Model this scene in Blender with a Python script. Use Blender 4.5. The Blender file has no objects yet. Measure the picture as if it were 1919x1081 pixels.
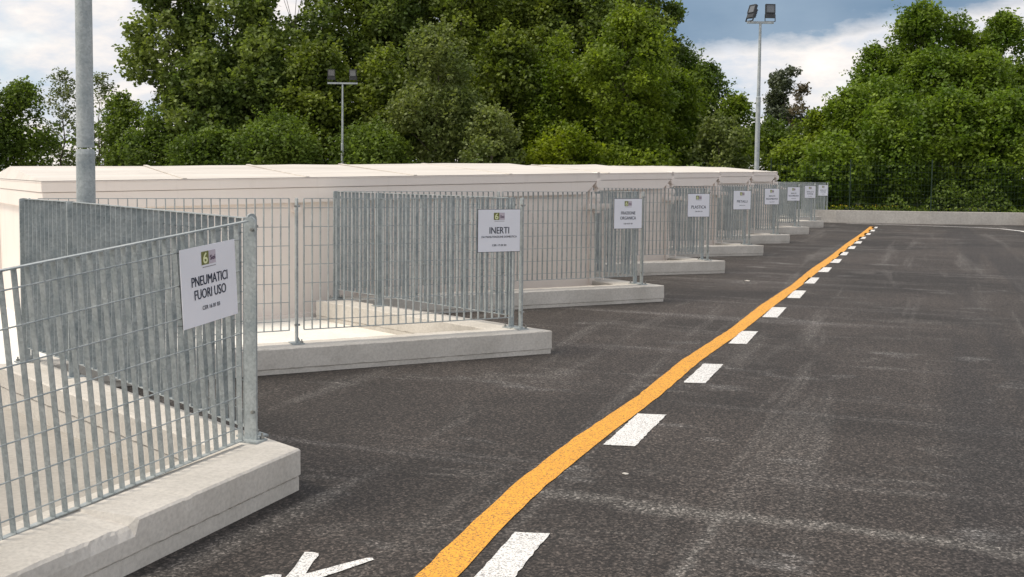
import bpy, bmesh, math, random
import numpy as np
from mathutils import Vector, Matrix
from mathutils.geometry import tessellate_polygon
S = bpy.context.scene
R = math.radians

# ------------------------------------------------------------------ camera
CAM_H = 1.45
cd = bpy.data.cameras.new("camera"); cam = bpy.data.objects.new("camera", cd)
S.collection.objects.link(cam); S.camera = cam
cd.sensor_width = 36.0; cd.sensor_fit = 'HORIZONTAL'
cd.lens = 2000.0/1919*36; cd.shift_y = -0.0481
cd.clip_start = 0.05; cd.clip_end = 3000
yaw, pit, rol = R(21.4), R(3.58), R(-0.665)
f = Vector((-math.sin(yaw)*math.cos(pit), math.cos(yaw)*math.cos(pit), -math.sin(pit)))
r0 = Vector((math.cos(yaw), math.sin(yaw), 0)); u0 = r0.cross(f)
rr = math.cos(rol)*r0 - math.sin(rol)*u0; uu = math.sin(rol)*r0 + math.cos(rol)*u0
M = Matrix((rr, uu, -f)).transposed().to_4x4(); M.translation = Vector((0, 0, CAM_H))
cam.matrix_world = M

# ------------------------------------------------------------------ light
SUN_AZ, SUN_EL = 212.0, 58.0          # direction towards the sun, counter-clockwise from +X
w = bpy.data.worlds.new("World"); S.world = w; w.use_nodes = True
nt = w.node_tree; nt.nodes.clear(); N = nt.nodes.new; LK = nt.links.new
def nd(t, **k):
    n = N(t)
    for a, b in k.items(): setattr(n, a, b)
    return n
out = nd('ShaderNodeOutputWorld')
sky = nd('ShaderNodeTexSky', sky_type='NISHITA'); sky.sun_disc = False
sky.sun_elevation = R(SUN_EL); sky.sun_rotation = R(90-SUN_AZ)
tc = nd('ShaderNodeTexCoord'); sep = nd('ShaderNodeSeparateXYZ'); LK(tc.outputs['Generated'], sep.inputs[0])
def mth(op, a, b=None, clamp=False):
    n = nd('ShaderNodeMath', operation=op); n.use_clamp = clamp
    for i, v in enumerate((a, b)):
        if v is None: continue
        if isinstance(v, (int, float)): n.inputs[i].default_value = v
        else: LK(v, n.inputs[i])
    return n.outputs[0]
# clouds live on a flat layer overhead: direction / height above the horizon
zz = mth('ADD', mth('MAXIMUM', sep.outputs[2], 0.0), 0.34)
cx_ = mth('DIVIDE', sep.outputs[0], zz); cy_ = mth('DIVIDE', sep.outputs[1], zz)
comb = nd('ShaderNodeCombineXYZ'); LK(cx_, comb.inputs[0]); LK(cy_, comb.inputs[1])
mp = nd('ShaderNodeMapping'); LK(comb.outputs[0], mp.inputs[0]); mp.inputs['Location'].default_value = (3.1, 0.4, 0)
nz = nd('ShaderNodeTexNoise'); LK(mp.outputs[0], nz.inputs['Vector'])
nz.inputs['Scale'].default_value = 2.0; nz.inputs['Detail'].default_value = 7; nz.inputs['Roughness'].default_value = 0.55
nz2 = nd('ShaderNodeTexNoise'); LK(mp.outputs[0], nz2.inputs['Vector'])
nz2.inputs['Scale'].default_value = 5.0; nz2.inputs['Detail'].default_value = 6; nz2.inputs['Roughness'].default_value = 0.6
def ramp(src, stops):
    n = nd('ShaderNodeValToRGB'); LK(src, n.inputs[0]); e = n.color_ramp.elements
    while len(e) < len(stops): e.new(0.5)
    for i, (p, c) in enumerate(stops): e[i].position = p; e[i].color = (*c, 1)
    return n.outputs[0]
cloudcol = ramp(nz2.outputs[0], [(0.30, (0.46, 0.54, 0.64)), (0.44, (0.66, 0.66, 0.69)), (0.56, (0.84, 0.775, 0.73)), (0.70, (1.0, 0.92, 0.84))])
cover = ramp(nz.outputs[0], [(0.36, (0.25, 0.25, 0.25)), (0.50, (1, 1, 1))])
# the heavy slate cloud bank: upper sky north-north-west of the road
az = mth('ARCTAN2', sep.outputs[0], sep.outputs[1])
ew = mth('ADD', sep.outputs[2], mth('MULTIPLY', mth('SUBTRACT', nz2.outputs[0], 0.5), 0.07))
e1 = mth('SUBTRACT', ew, 0.104); e1 = mth('SUBTRACT', e1, mth('MULTIPLY', mth('MAXIMUM', mth('ADD', az, 0.20), 0.0), 0.14))
dk = mth('MULTIPLY', e1, 55.0, True)
azl = mth('MULTIPLY', mth('ADD', az, 0.50), 6.0, True); azr = mth('MULTIPLY', mth('SUBTRACT', 0.30, az), 5.0, True)
top = mth('MULTIPLY', mth('SUBTRACT', 0.45, sep.outputs[2]), 6.0, True)
dk = mth('MULTIPLY', mth('MULTIPLY', dk, azl), mth('MULTIPLY', azr, top))
def mixc(fac, a, b, bt='MIX'):
    n = nd('ShaderNodeMix', data_type='RGBA', blend_type=bt)
    if isinstance(fac, (int, float)): n.inputs[0].default_value = fac
    else: LK(fac, n.inputs[0])
    for i, v in ((6, a), (7, b)):
        if isinstance(v, tuple): n.inputs[i].default_value = (*v, 1)
        else: LK(v, n.inputs[i])
    return n.outputs[2]
skyb = mixc(1.0, sky.outputs[0], (0.11, 0.11, 0.11), 'MULTIPLY')
base = mixc(mth('MULTIPLY', cover, 0.86), mixc(0.55, skyb, (0.46, 0.60, 0.74)), cloudcol)
darkcol = ramp(nz.outputs[0], [(0.35, (0.135, 0.22, 0.33)), (0.65, (0.23, 0.32, 0.425))])
final = mixc(mth('MULTIPLY', dk, 0.97), base, darkcol)
bg = nd('ShaderNodeBackground'); LK(final, bg.inputs[0]); bg.inputs[1].default_value = 1.12
LK(bg.outputs[0], out.inputs[0])
sl = bpy.data.lights.new("sun", 'SUN'); sl.energy = 2.6; sl.angle = R(20); sl.color = (1, 0.90, 0.76)
so = bpy.data.objects.new("sun", sl); S.collection.objects.link(so)
sd = Vector((math.cos(R(SUN_EL))*math.cos(R(SUN_AZ)), math.cos(R(SUN_EL))*math.sin(R(SUN_AZ)), math.sin(R(SUN_EL))))
so.rotation_euler = sd.to_track_quat('Z', 'Y').to_euler(); so.location = (0, -10, 30)
vs = S.view_settings; vs.view_transform = 'Standard'; vs.look = 'None'; vs.exposure = 0.16; vs.gamma = 1.0
try: vs.use_curve_mapping = False
except Exception: pass

# ------------------------------------------------------------------ materials
class Mat:
    def __init__(s, name, rough=0.8, metal=0.0):
        s.m = bpy.data.materials.new(name); s.m.use_nodes = True; s.t = s.m.node_tree
        s.b = s.t.nodes['Principled BSDF']; s.b.inputs['Roughness'].default_value = rough
        s.b.inputs['Metallic'].default_value = metal
        s.co = s.t.nodes.new('ShaderNodeTexCoord').outputs['Object']
    def n(s, t, **k):
        x = s.t.nodes.new(t)
        for a, b in k.items(): setattr(x, a, b)
        return x
    def l(s, a, b): s.t.links.new(a, b)
    def noise(s, scale, detail=4, rough=0.55, vec=None, stretch=None, dist=0.0):
        x = s.n('ShaderNodeTexNoise'); x.inputs['Scale'].default_value = scale; x.inputs['Detail'].default_value = detail
        x.inputs['Roughness'].default_value = rough; x.inputs['Distortion'].default_value = dist
        v = vec or s.co
        if stretch:
            q = s.n('ShaderNodeMapping'); s.l(v, q.inputs[0]); q.inputs['Scale'].default_value = stretch; v = q.outputs[0]
        s.l(v, x.inputs['Vector']); return x.outputs[0]
    def ramp(s, src, stops):
        n = s.n('ShaderNodeValToRGB'); s.l(src, n.inputs[0]); e = n.color_ramp.elements
        while len(e) < len(stops): e.new(0.5)
        for i, (p, c) in enumerate(stops):
            e[i].position = p; e[i].color = (*(c if isinstance(c, tuple) else (c, c, c)), 1)
        return n.outputs[0]
    def mix(s, fac, a, b, bt='MIX'):
        n = s.n('ShaderNodeMix', data_type='RGBA', blend_type=bt)
        for i, v in ((0, fac), (6, a), (7, b)):
            if isinstance(v, (int, float)): n.inputs[i].default_value = v
            elif isinstance(v, tuple): n.inputs[i].default_value = (*v, 1)
            else: s.l(v, n.inputs[i])
        return n.outputs[2]
    def col(s, c):
        if isinstance(c, tuple): s.b.inputs['Base Color'].default_value = (*c, 1)
        else: s.l(c, s.b.inputs['Base Color'])
        return s
    def bump(s, h, strength=0.3, dist=0.01):
        x = s.n('ShaderNodeBump'); x.inputs['Strength'].default_value = strength; x.inputs['Distance'].default_value = dist
        s.l(h, x.inputs['Height']); s.l(x.outputs[0], s.b.inputs['Normal']); return s
def simple(name, c, rough=0.6, metal=0.0, var=0.12, scale=8):
    m = Mat(name, rough, metal); a = tuple(v*(1-var) for v in c); b = tuple(min(1, v*(1+var)) for v in c)
    m.col(m.ramp(m.noise(scale, 5), [(0.35, a), (0.65, b)])); return m.m

def galvanised(name, k=1.15):
    m = Mat(name, 0.55, 0.35)
    v = m.n('ShaderNodeTexVoronoi'); v.inputs['Scale'].default_value = 90; m.l(m.co, v.inputs['Vector'])
    a = m.ramp(v.outputs['Color'], [(0.1, (0.30*k, 0.325*k, 0.33*k)), (0.9, (0.40*k, 0.43*k, 0.435*k))])
    big = m.ramp(m.noise(9, 5, 0.65), [(0.35, (0.72, 0.76, 0.78)), (0.60, (1.05, 1.05, 1.04))])
    c = m.mix(1.0, a, big, 'MULTIPLY')
    m.col(c); m.bump(m.noise(60, 3), 0.15, 0.002); return m.m
GALV = galvanised('galvanised steel'); GALVP = galvanised('galvanised lamp pole', 1.15); GALVP.node_tree.nodes['Principled BSDF'].inputs['Metallic'].default_value = 0.1

def concrete(name, lo, hi, dark, fine=60):
    m = Mat(name, 0.9)
    a = m.ramp(m.noise(2.2, 7, 0.62), [(0.32, lo), (0.66, hi)])
    sp = m.ramp(m.noise(fine, 3, 0.6), [(0.30, 0.86), (0.62, 1.04)])
    c = m.mix(1.0, a, sp, 'MULTIPLY')
    st = m.ramp(m.noise(5.5, 8, 0.72, dist=0.6), [(0.60, 0.0), (0.74, 1.0)])
    c = m.mix(m.mix(1.0, st, (0.35, 0.35, 0.35), 'MULTIPLY'), c, dark)
    m.col(c); m.bump(m.noise(45, 6, 0.7), 0.35, 0.004); return m.m
KERB = concrete('kerb concrete', (0.52, 0.49, 0.44), (0.65, 0.615, 0.56), (0.36, 0.32, 0.27))
YARD = concrete('yard concrete', (0.34, 0.32, 0.285), (0.42, 0.395, 0.355), (0.33, 0.30, 0.26), 40)
SLAB = concrete('new pale concrete', (0.78, 0.75, 0.69), (0.88, 0.86, 0.80), (0.62, 0.58, 0.50), 50)
WALLC = concrete('far wall concrete', (0.50, 0.47, 0.43), (0.60, 0.57, 0.52), (0.29, 0.26, 0.22), 20)

def asphalt():
    m = Mat('asphalt', 0.85)
    vo = m.n('ShaderNodeTexVoronoi'); vo.inputs['Scale'].default_value = 105; m.l(m.co, vo.inputs['Vector'])
    g1 = m.ramp(vo.outputs['Color'], [(0.15, 0.35), (0.55, 0.85), (0.90, 2.5)])
    g = m.mix(1.0, g1, m.ramp(m.noise(48, 4, 0.85), [(0.42, 0.55), (0.50, 0.95), (0.60, 1.8)]), 'MULTIPLY')
    agg = m.ramp(m.noise(38, 3, 0.7), [(0.35, 0.78), (0.65, 1.22)])
    big = m.ramp(m.noise(0.35, 6, 0.6, dist=0.4), [(0.38, (0.022, 0.0183, 0.0160)), (0.62, (0.050, 0.0415, 0.0362))])
    c = m.mix(1.0, big, agg, 'MULTIPLY')
    # dusty drags across the road and tyre tracks along it
    d1 = m.ramp(m.noise(0.9, 8, 0.72, stretch=(0.55, 1.5, 1), dist=1.2), [(0.56, 0.0), (0.70, 1.0)])
    c = m.mix(m.mix(1.0, d1, (0.42,)*3, 'MULTIPLY'), c, (0.15, 0.14, 0.13))
    d2 = m.ramp(m.noise(1.6, 6, 0.6, stretch=(1.5, 0.10, 1), dist=0.6), [(0.55, 0.0), (0.66, 1.0)])
    c = m.mix(m.mix(1.0, d2, (0.32,)*3, 'MULTIPLY'), c, (0.15, 0.14, 0.13))
    d3 = m.ramp(m.noise(1.1, 6, 0.6, stretch=(0.10, 1.3, 1), dist=0.5), [(0.58, 0.0), (0.68, 1.0)])
    c = m.mix(m.mix(1.0, d3, (0.34,)*3, 'MULTIPLY'), c, (0.16, 0.15, 0.145))
    tr = m.ramp(m.noise(0.8, 4, 0.5, stretch=(1.6, 0.06, 1), dist=0.4), [(0.42, 1.0), (0.50, 0.0)])
    xs_ = m.n('ShaderNodeSeparateXYZ'); m.l(m.co, xs_.inputs[0]); rt = m.ramp(m.mix(1.0, xs_.outputs[0], (1, 1, 1), 'MULTIPLY'), [(0.0, 0.0), (0.2, 1.0)])
    c = m.mix(m.mix(1.0, m.mix(1.0, tr, rt, 'MULTIPLY'), (0.55,)*3, 'MULTIPLY'), c, (0.020, 0.018, 0.018))
    d4 = m.ramp(m.noise(1.25, 5, 0.6, stretch=(0.8, 1.35, 1), dist=0.3), [(0.60, 0.0), (0.72, 1.0)])
    d4 = m.mix(1.0, d4, m.ramp(m.noise(30, 4, 0.8), [(0.40, 0.2), (0.62, 1.0)]), 'MULTIPLY')
    c = m.mix(m.mix(1.0, d4, (0.55,)*3, 'MULTIPLY'), c, (0.23, 0.225, 0.22))
    # pale joint where the ramp meets the level part: band near y = 4.5, wobbling
    sp = m.n('ShaderNodeSeparateXYZ'); m.l(m.co, sp.inputs[0])
    def mt(op, a, b=None):
        n = m.n('ShaderNodeMath', operation=op)
        for i, v in enumerate((a, b)):
            if v is None: continue
            if isinstance(v, (int, float)): n.inputs[i].default_value = v
            else: m.l(v, n.inputs[i])
        return n.outputs[0]
    wob = mt('MULTIPLY', mt('SUBTRACT', m.noise(1.3, 5), 0.5), 0.35)
    ybar = mt('ABSOLUTE', mt('SUBTRACT', mt('ADD', sp.outputs[1], wob), 4.50))
    band = m.ramp(ybar, [(0.01, 0.50), (0.10, 0.0)])
    xr = m.ramp(mt('MULTIPLY', mt('ADD', sp.outputs[0], 1.75), 1.0), [(0.0, 0.0), (0.06, 1.0)])
    band = m.mix(1.0, m.mix(1.0, band, xr, 'MULTIPLY'), m.ramp(m.noise(14, 5, 0.8), [(0.35, 0.2), (0.6, 1.0)]), 'MULTIPLY')
    c = m.mix(band, c, (0.20, 0.19, 0.175))
    vy = mt('ABSOLUTE', mt('SUBTRACT', mt('ADD', sp.outputs[0], mt('MULTIPLY', mt('SUBTRACT', m.noise(3.0, 4), 0.5), 0.10)), -0.80))
    vb = m.ramp(vy, [(0.004, 0.55), (0.035, 0.0)])
    yl = m.ramp(mt('SUBTRACT', 4.5, sp.outputs[1]), [(0.0, 0.0), (0.02, 1.0)])
    vb = m.mix(1.0, m.mix(1.0, vb, yl, 'MULTIPLY'), m.ramp(m.noise(20, 4, 0.8), [(0.4, 0.1), (0.6, 1.0)]), 'MULTIPLY')
    c = m.mix(vb, c, (0.20, 0.19, 0.175))
    c = m.mix(1.0, c, g, 'MULTIPLY')
    m.col(c); m.bump(m.noise(120, 4, 0.7), 0.30, 0.003); return m.m
ASPH = asphalt()

def paint(name, c, wear):
    m = Mat(name, 0.7)
    a = m.ramp(m.noise(4, 5), [(0.3, tuple(v*0.9 for v in c)), (0.7, c)])
    h = m.ramp(m.noise(130, 4, 0.75), [(wear, 1.0), (wear+0.05, 0.0)])
    m.col(m.mix(h, a, tuple(v*0.25+0.03 for v in c))); m.bump(m.noise(110, 3, 0.7), 0.4, 0.004); return m.m
WHITE = paint('white road paint', (0.82, 0.81, 0.79), 0.43)
ORANGE = paint('orange road paint', (0.86, 0.40, 0.04), 0.435)

def enamel():
    m = Mat('cream container paint', 0.45)
    a = m.ramp(m.noise(0.8, 5, 0.6), [(0.3, (0.81, 0.725, 0.66)), (0.7, (0.86, 0.785, 0.725))])
    st = m.ramp(m.noise(3.0, 6, 0.7, stretch=(2.5, 2.5, 0.22)), [(0.56, 0.0), (0.75, 1.0)])
    m.col(m.mix(m.mix(1.0, st, (0.28,)*3, 'MULTIPLY'), a, (0.55, 0.49, 0.42)))
    m.bump(m.noise(2.5, 3), 0.2, 0.01); return m.m
CREAM = enamel()
def roofpaint():
    m = Mat('cream roof sheet', 0.55)
    a = m.ramp(m.noise(1.1, 6, 0.65, stretch=(0.5, 2.5, 1)), [(0.32, (0.58, 0.535, 0.48)), (0.68, (0.74, 0.695, 0.635))])
    m.col(a); m.bump(m.noise(1.6, 3, stretch=(2.0, 0.5, 1)), 0.5, 0.03); return m.m
ROOF = roofpaint()
DARKM = simple('dark grey lamp casing', (0.045, 0.048, 0.052), 0.45, 0.2)
STEELD = simple('zinc bolt', (0.33, 0.33, 0.31), 0.4, 0.7, 0.2, 40)
SIGNW = simple('white sign panel', (0.86, 0.87, 0.93), 0.35, 0, 0.03, 3)
INK = simple('navy lettering', (0.020, 0.030, 0.060), 0.5, 0, 0.05)
OLIVE = simple('olive green logo square', (0.19, 0.20, 0.055), 0.5, 0, 0.05)
LIME = simple('pale yellow figure', (0.80, 0.84, 0.50), 0.5, 0, 0.03)
PALE = simple('pale pink logo square', (0.56, 0.50, 0.57), 0.5, 0, 0.03)
PURP = simple('purple logo lettering', (0.10, 0.05, 0.10), 0.5, 0, 0.05)
GREENW = simple('dark green plastic coated wire', (0.012, 0.032, 0.016), 0.5, 0, 0.1)
def glass():
    m = Mat('lamp glass', 0.08); m.col((0.16, 0.17, 0.18)); m.b.inputs['Metallic'].default_value = 0.3; return m.m
GLASS = glass()
def ground_mat():
    m = Mat('grass and soil', 0.95)
    a = m.ramp(m.noise(0.8, 7, 0.65), [(0.35, (0.055, 0.05, 0.028)), (0.6, (0.04, 0.07, 0.018))])
    m.col(m.mix(1.0, a, m.ramp(m.noise(25, 4), [(0.3, 0.6), (0.7, 1.4)]), 'MULTIPLY')); m.bump(m.noise(20, 4), 0.6, 0.03); return m.m
GRASS = ground_mat()
def leafmat(name, dark, light, trans=0.30, fscale=0.55):
    m = Mat(name, 0.55); t = m.t
    geo = m.n('ShaderNodeNewGeometry')
    big = m.ramp(m.noise(fscale, 4, 0.6, vec=geo.outputs['Position']), [(0.36, 0.0), (0.62, 1.0)])
    rnd = m.ramp(geo.outputs['Random Per Island'], [(0.0, 0.62), (1.0, 1.38)])
    c = m.mix(1.0, m.mix(big, dark, light), rnd, 'MULTIPLY')
    m.col(c); m.b.inputs['Specular IOR Level'].default_value = 0.35
    tr = m.n('ShaderNodeBsdfTranslucent'); m.l(m.mix(1.0, c, (1.25, 1.3, 0.6), 'MULTIPLY'), tr.inputs[0])
    ms = m.n('ShaderNodeMixShader'); ms.inputs[0].default_value = trans
    m.l(m.b.outputs[0], ms.inputs[1]); m.l(tr.outputs[0], ms.inputs[2])
    m.l(ms.outputs[0], t.nodes['Material Output'].inputs[0]); return m.m
LEAF = {
 'dark': leafmat('dark green leaves', (0.085, 0.136, 0.024), (0.165, 0.232, 0.041), 0.40),
 'olive': leafmat('olive green leaves', (0.108, 0.152, 0.027), (0.207, 0.257, 0.042), 0.40),
 'poplar': leafmat('poplar leaves', (0.097, 0.147, 0.036), (0.204, 0.257, 0.061), 0.40),
 'grey': leafmat('grey green leaves', (0.110, 0.152, 0.044), (0.205, 0.244, 0.077), 0.38),
 'bright': leafmat('fresh green leaves', (0.105, 0.166, 0.018), (0.224, 0.291, 0.032), 0.42),
 'yellow': leafmat('yellow green leaves', (0.121, 0.177, 0.010), (0.255, 0.310, 0.023), 0.45),
 'right': leafmat('lush green leaves', (0.093, 0.159, 0.017), (0.197, 0.275, 0.034), 0.40, 0.7),
 'feather': leafmat('light feathery leaves', (0.114, 0.150, 0.057), (0.201, 0.228, 0.091)),
 'pine': leafmat('blue green needles', (0.073, 0.092, 0.063), (0.122, 0.144, 0.086), 0.2),
 'brown': leafmat('rusty dry leaves', (0.13, 0.115, 0.080), (0.20, 0.165, 0.115), 0.3),
}
BARK = simple('grey bark', (0.13, 0.11, 0.085), 0.9, 0, 0.3, 6)

# ------------------------------------------------------------------ builders
def link(o): S.collection.objects.link(o); return o
class MB:
    """collects oriented boxes, prisms and tubes into one mesh"""
    def __init__(s): s.v = []; s.f = []
    def hexa(s, p):                       # 8 corners, bottom 4 ccw then top 4
        b = len(s.v); s.v += [tuple(q) for q in p]
        s.f += [(b+3, b+2, b+1, b), (b+4, b+5, b+6, b+7), (b, b+1, b+5, b+4), (b+1, b+2, b+6, b+5), (b+2, b+3, b+7, b+6), (b+3, b, b+4, b+7)]
    def box(s, x0, x1, y0, y1, z0, z1, T=None):
        p = [(x0, y0, z0), (x1, y0, z0), (x1, y1, z0), (x0, y1, z0), (x0, y0, z1), (x1, y0, z1), (x1, y1, z1), (x0, y1, z1)]
        if T is not None: p = [T @ Vector(q) for q in p]
        s.hexa(p)
    def bar(s, a, b, du, dv):             # square section bar from a to b, half-size vectors du, dv
        a = Vector(a); b = Vector(b)
        s.hexa([a-du-dv, a+du-dv, a+du+dv, a-du+dv, b-du-dv, b+du-dv, b+du+dv, b-du+dv])
    def prism(s, poly, z0, z1, T=None):
        b = len(s.v); n = len(poly)
        for z in (z0, z1):
            for p in poly:
                q = Vector((p[0], p[1], z)); s.v.append(tuple(T @ q if T is not None else q))
        s.f.append(tuple(range(b+n-1, b-1, -1))); s.f.append(tuple(range(b+n, b+2*n)))
        for i in range(n):
            j = (i+1) % n; s.f.append((b+i, b+j, b+n+j, b+n+i))
    def tube(s, a, b, r1, r2=None, n=12, cap=True):
        a = Vector(a); b = Vector(b); r2 = r1 if r2 is None else r2
        d = (b-a).normalized(); x = d.orthogonal().normalized(); y = d.cross(x); k = len(s.v)
        for c, r in ((a, r1), (b, r2)):
            for i in range(n):
                t = 2*math.pi*i/n; s.v.append(tuple(c + x*(r*math.cos(t)) + y*(r*math.sin(t))))
        for i in range(n):
            j = (i+1) % n; s.f.append((k+i, k+j, k+n+j, k+n+i))
        if cap: s.f.append(tuple(range(k+n-1, k-1, -1))); s.f.append(tuple(range(k+n, k+2*n)))
    def build(s, name, mat, parent=None, smooth=False, bevel=0.0, T=None):
        me = bpy.data.meshes.new(name); me.from_pydata(s.v, [], s.f); me.update()
        if T is not None: me.transform(T)
        if mat: me.materials.append(mat)
        if smooth:
            me.polygons.foreach_set('use_smooth', [len(p.vertices) == 4 for p in me.polygons])
        o = link(bpy.data.objects.new(name, me))
        if parent: o.parent = parent
        if bevel:
            bm = bmesh.new(); bm.from_mesh(me)
            bmesh.ops.bevel(bm, geom=[e for e in bm.edges if e.calc_length() > bevel*3], offset=bevel, segments=2, affect='EDGES', profile=0.6)
            bm.to_mesh(me); bm.free()
        return o
def tag(o, label=None, cat=None, group=None, kind=None):
    if label: o['label'] = label
    if cat: o['category'] = cat
    if group: o['group'] = group
    if kind: o['kind'] = kind
    return o
def thing(name, loc, label, cat, group=None, rz=0, rot=None):
    o = link(bpy.data.objects.new(name, None)); o.location = loc; o.empty_display_size = 0.2
    o.rotation_euler = rot if rot else (0, 0, rz)
    return tag(o, label, cat, group)
V3 = Vector
def sheet(name, pts, z, mat, kind='structure', parent=None):
    bm = bmesh.new(); vs_ = [bm.verts.new((x, y, z)) for x, y in pts]; fc = bm.faces.new(vs_)
    fc.normal_update()
    if fc.normal.z < 0: fc.normal_flip()
    bmesh.ops.triangulate(bm, faces=bm.faces[:])
    me = bpy.data.meshes.new(name); bm.to_mesh(me); bm.free(); me.materials.append(mat)
    o = link(bpy.data.objects.new(name, me))
    if parent: o.parent = parent
    if kind: o['kind'] = kind
    return o

# ------------------------------------------------------------------ layout of the saw-tooth platform
SP = 3.87
NT = 9
def tip(k): return V3((-3.06, 8.02+SP*(k-2), 0))         # post at the tip of tooth k
def cor(k): return V3((-5.47, 9.13+SP*(k-2)+(0.44 if k > 2 else 0), 0))   # inner corner after tooth k
T1 = V3((-2.90, 4.13, 0))
def dFk(k): return (tip(k)-cor(k-1)).normalized()        # along a front fence, towards its tip
def nFk(k): d = dFk(k); return V3((d.y, -d.x, 0))        # its asphalt side
def dRk(k): return (cor(k)-(T1 if k == 1 else tip(k))).normalized()
def nRk(k):
    d = dRk(k); n = V3((-d.y, d.x, 0)); return n if n.y > 0 else -n
def line_x(p, d, q, e):
    den = d.x*e.y-d.y*e.x; t = ((q.x-p.x)*e.y-(q.y-p.y)*e.x)/den; return p + d*t
YG = -0.05                                               # level of the lower yard

# setting -----------------------------------------------------------
g = sheet('ground', [(-400, -60), (400, -60), (400, 900), (-400, 900)], -0.12, GRASS)
y = sheet('yard', [(-90, -8), (-3.0, -8), (-3.0, 36), (-90, 26)], YG, YARD)
A = [None] + [line_x(cor(k)+nRk(k)*0.06, dRk(k), cor(k)+nFk(k+1)*0.16, dFk(k+1)) for k in range(1, NT+1)]
B = [None] + [V3((-2.62, 4.09, 0))] + [tip(k)+V3((0.26, 0.03, 0)) for k in range(2, NT+1)]
zig = []
for k in range(1, NT+1):
    if k == 1: zig += [(-2.8, -8), (-2.8, 3.9)]
    else: zig += [(B[k].x-0.12, B[k].y-0.06)]
    zig += [(A[k].x-0.08, A[k].y)]
road = sheet('road', zig + [(-3.2, 36.4), (45, 42), (45, -8)], 0.0, ASPH)

# kerbs ---------------------------------------------------------------
random.seed(5)
def offs(p, d, n, a): return p + n*a
SIGN = {1: 'PNEUMATICI FUORI USO', 2: 'INERTI', 3: 'FRAZIONE ORGANICA', 4: 'PLASTICA', 5: 'METALLI', 6: 'RIFIUTI INGOMBRANTI',
        7: 'RIFIUTI INGOMBRANTI', 8: 'SFALCI E POTATURE', 9: 'SFALCI E POTATURE'}
def subdiv_poly(poly, step):
    o = []
    n = len(poly)
    for i in range(n):
        a = poly[i]; b = poly[(i+1) % n]; m = max(1, int((b-a).length/step))
        for j in range(m): o.append(a.lerp(b, j/m))
    return o
def kerb_mesh(poly, z0, zs, top, seed, chip=None, jit=0.004):
    """concrete strip with a rough arris and a lower course set back a little; poly is counter-clockwise"""
    rnd = random.Random(seed); P = subdiv_poly(poly, 0.022 if chip else 0.05); n = len(P)
    nor = []
    for i in range(n):
        t = (P[(i+1) % n]-P[i-1]); t.z = 0; t.normalize(); nor.append(V3((t.y, -t.x, 0)))
    rings = []
    def ring(z, off, jz, jo):
        rg = []
        for i in range(n):
            q = P[i] + nor[i]*(off + rnd.uniform(-jo, jo)); zz = z + rnd.uniform(-jz, jz)
            if chip and z > top-0.02:
                c = chip(P[i], rnd); zz -= c*(0.8 if z >= top-0.001 else 1.0)*rnd.uniform(0.92, 1.06); q = q - nor[i]*c*0.6*rnd.uniform(0.85, 1.15)
            rg.append((q.x, q.y, zz))
        return rg
    rings = [ring(z0, -0.006, 0, jit), ring(zs-0.004, -0.006, 0.001, jit*0.5), ring(zs, -0.013 if chip else -0.009, 0.002, jit*0.8),
             ring(zs+0.005, 0.0, 0.002, jit*0.6), ring(zs*0.5+top*0.5, 0.0, 0, jit*0.4), ring(top-0.008, 0.0, jit*0.5, jit*0.6), ring(top, -0.009, jit*0.5, jit)]
    v = []; fcs = []
    for r_ in rings: v += r_
    for k in range(len(rings)-1):
        for i in range(n):
            j = (i+1) % n; fcs.append((k*n+i, k*n+j, (k+1)*n+j, (k+1)*n+i))
    me = bpy.data.meshes.new('concrete_kerb'); o_ = (len(rings)-1)*n
    for t3 in tessellate_polygon([[V3((q[0], q[1], 0)) for q in rings[-1]]]): fcs.append(tuple(o_+i for i in t3))
    me.from_pydata(v, [], fcs)
    bm = bmesh.new(); bm.from_mesh(me)
    bmesh.ops.recalc_face_normals(bm, faces=bm.faces[:])
    bm.to_mesh(me); bm.free(); me.materials.append(KERB)
    return me
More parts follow.
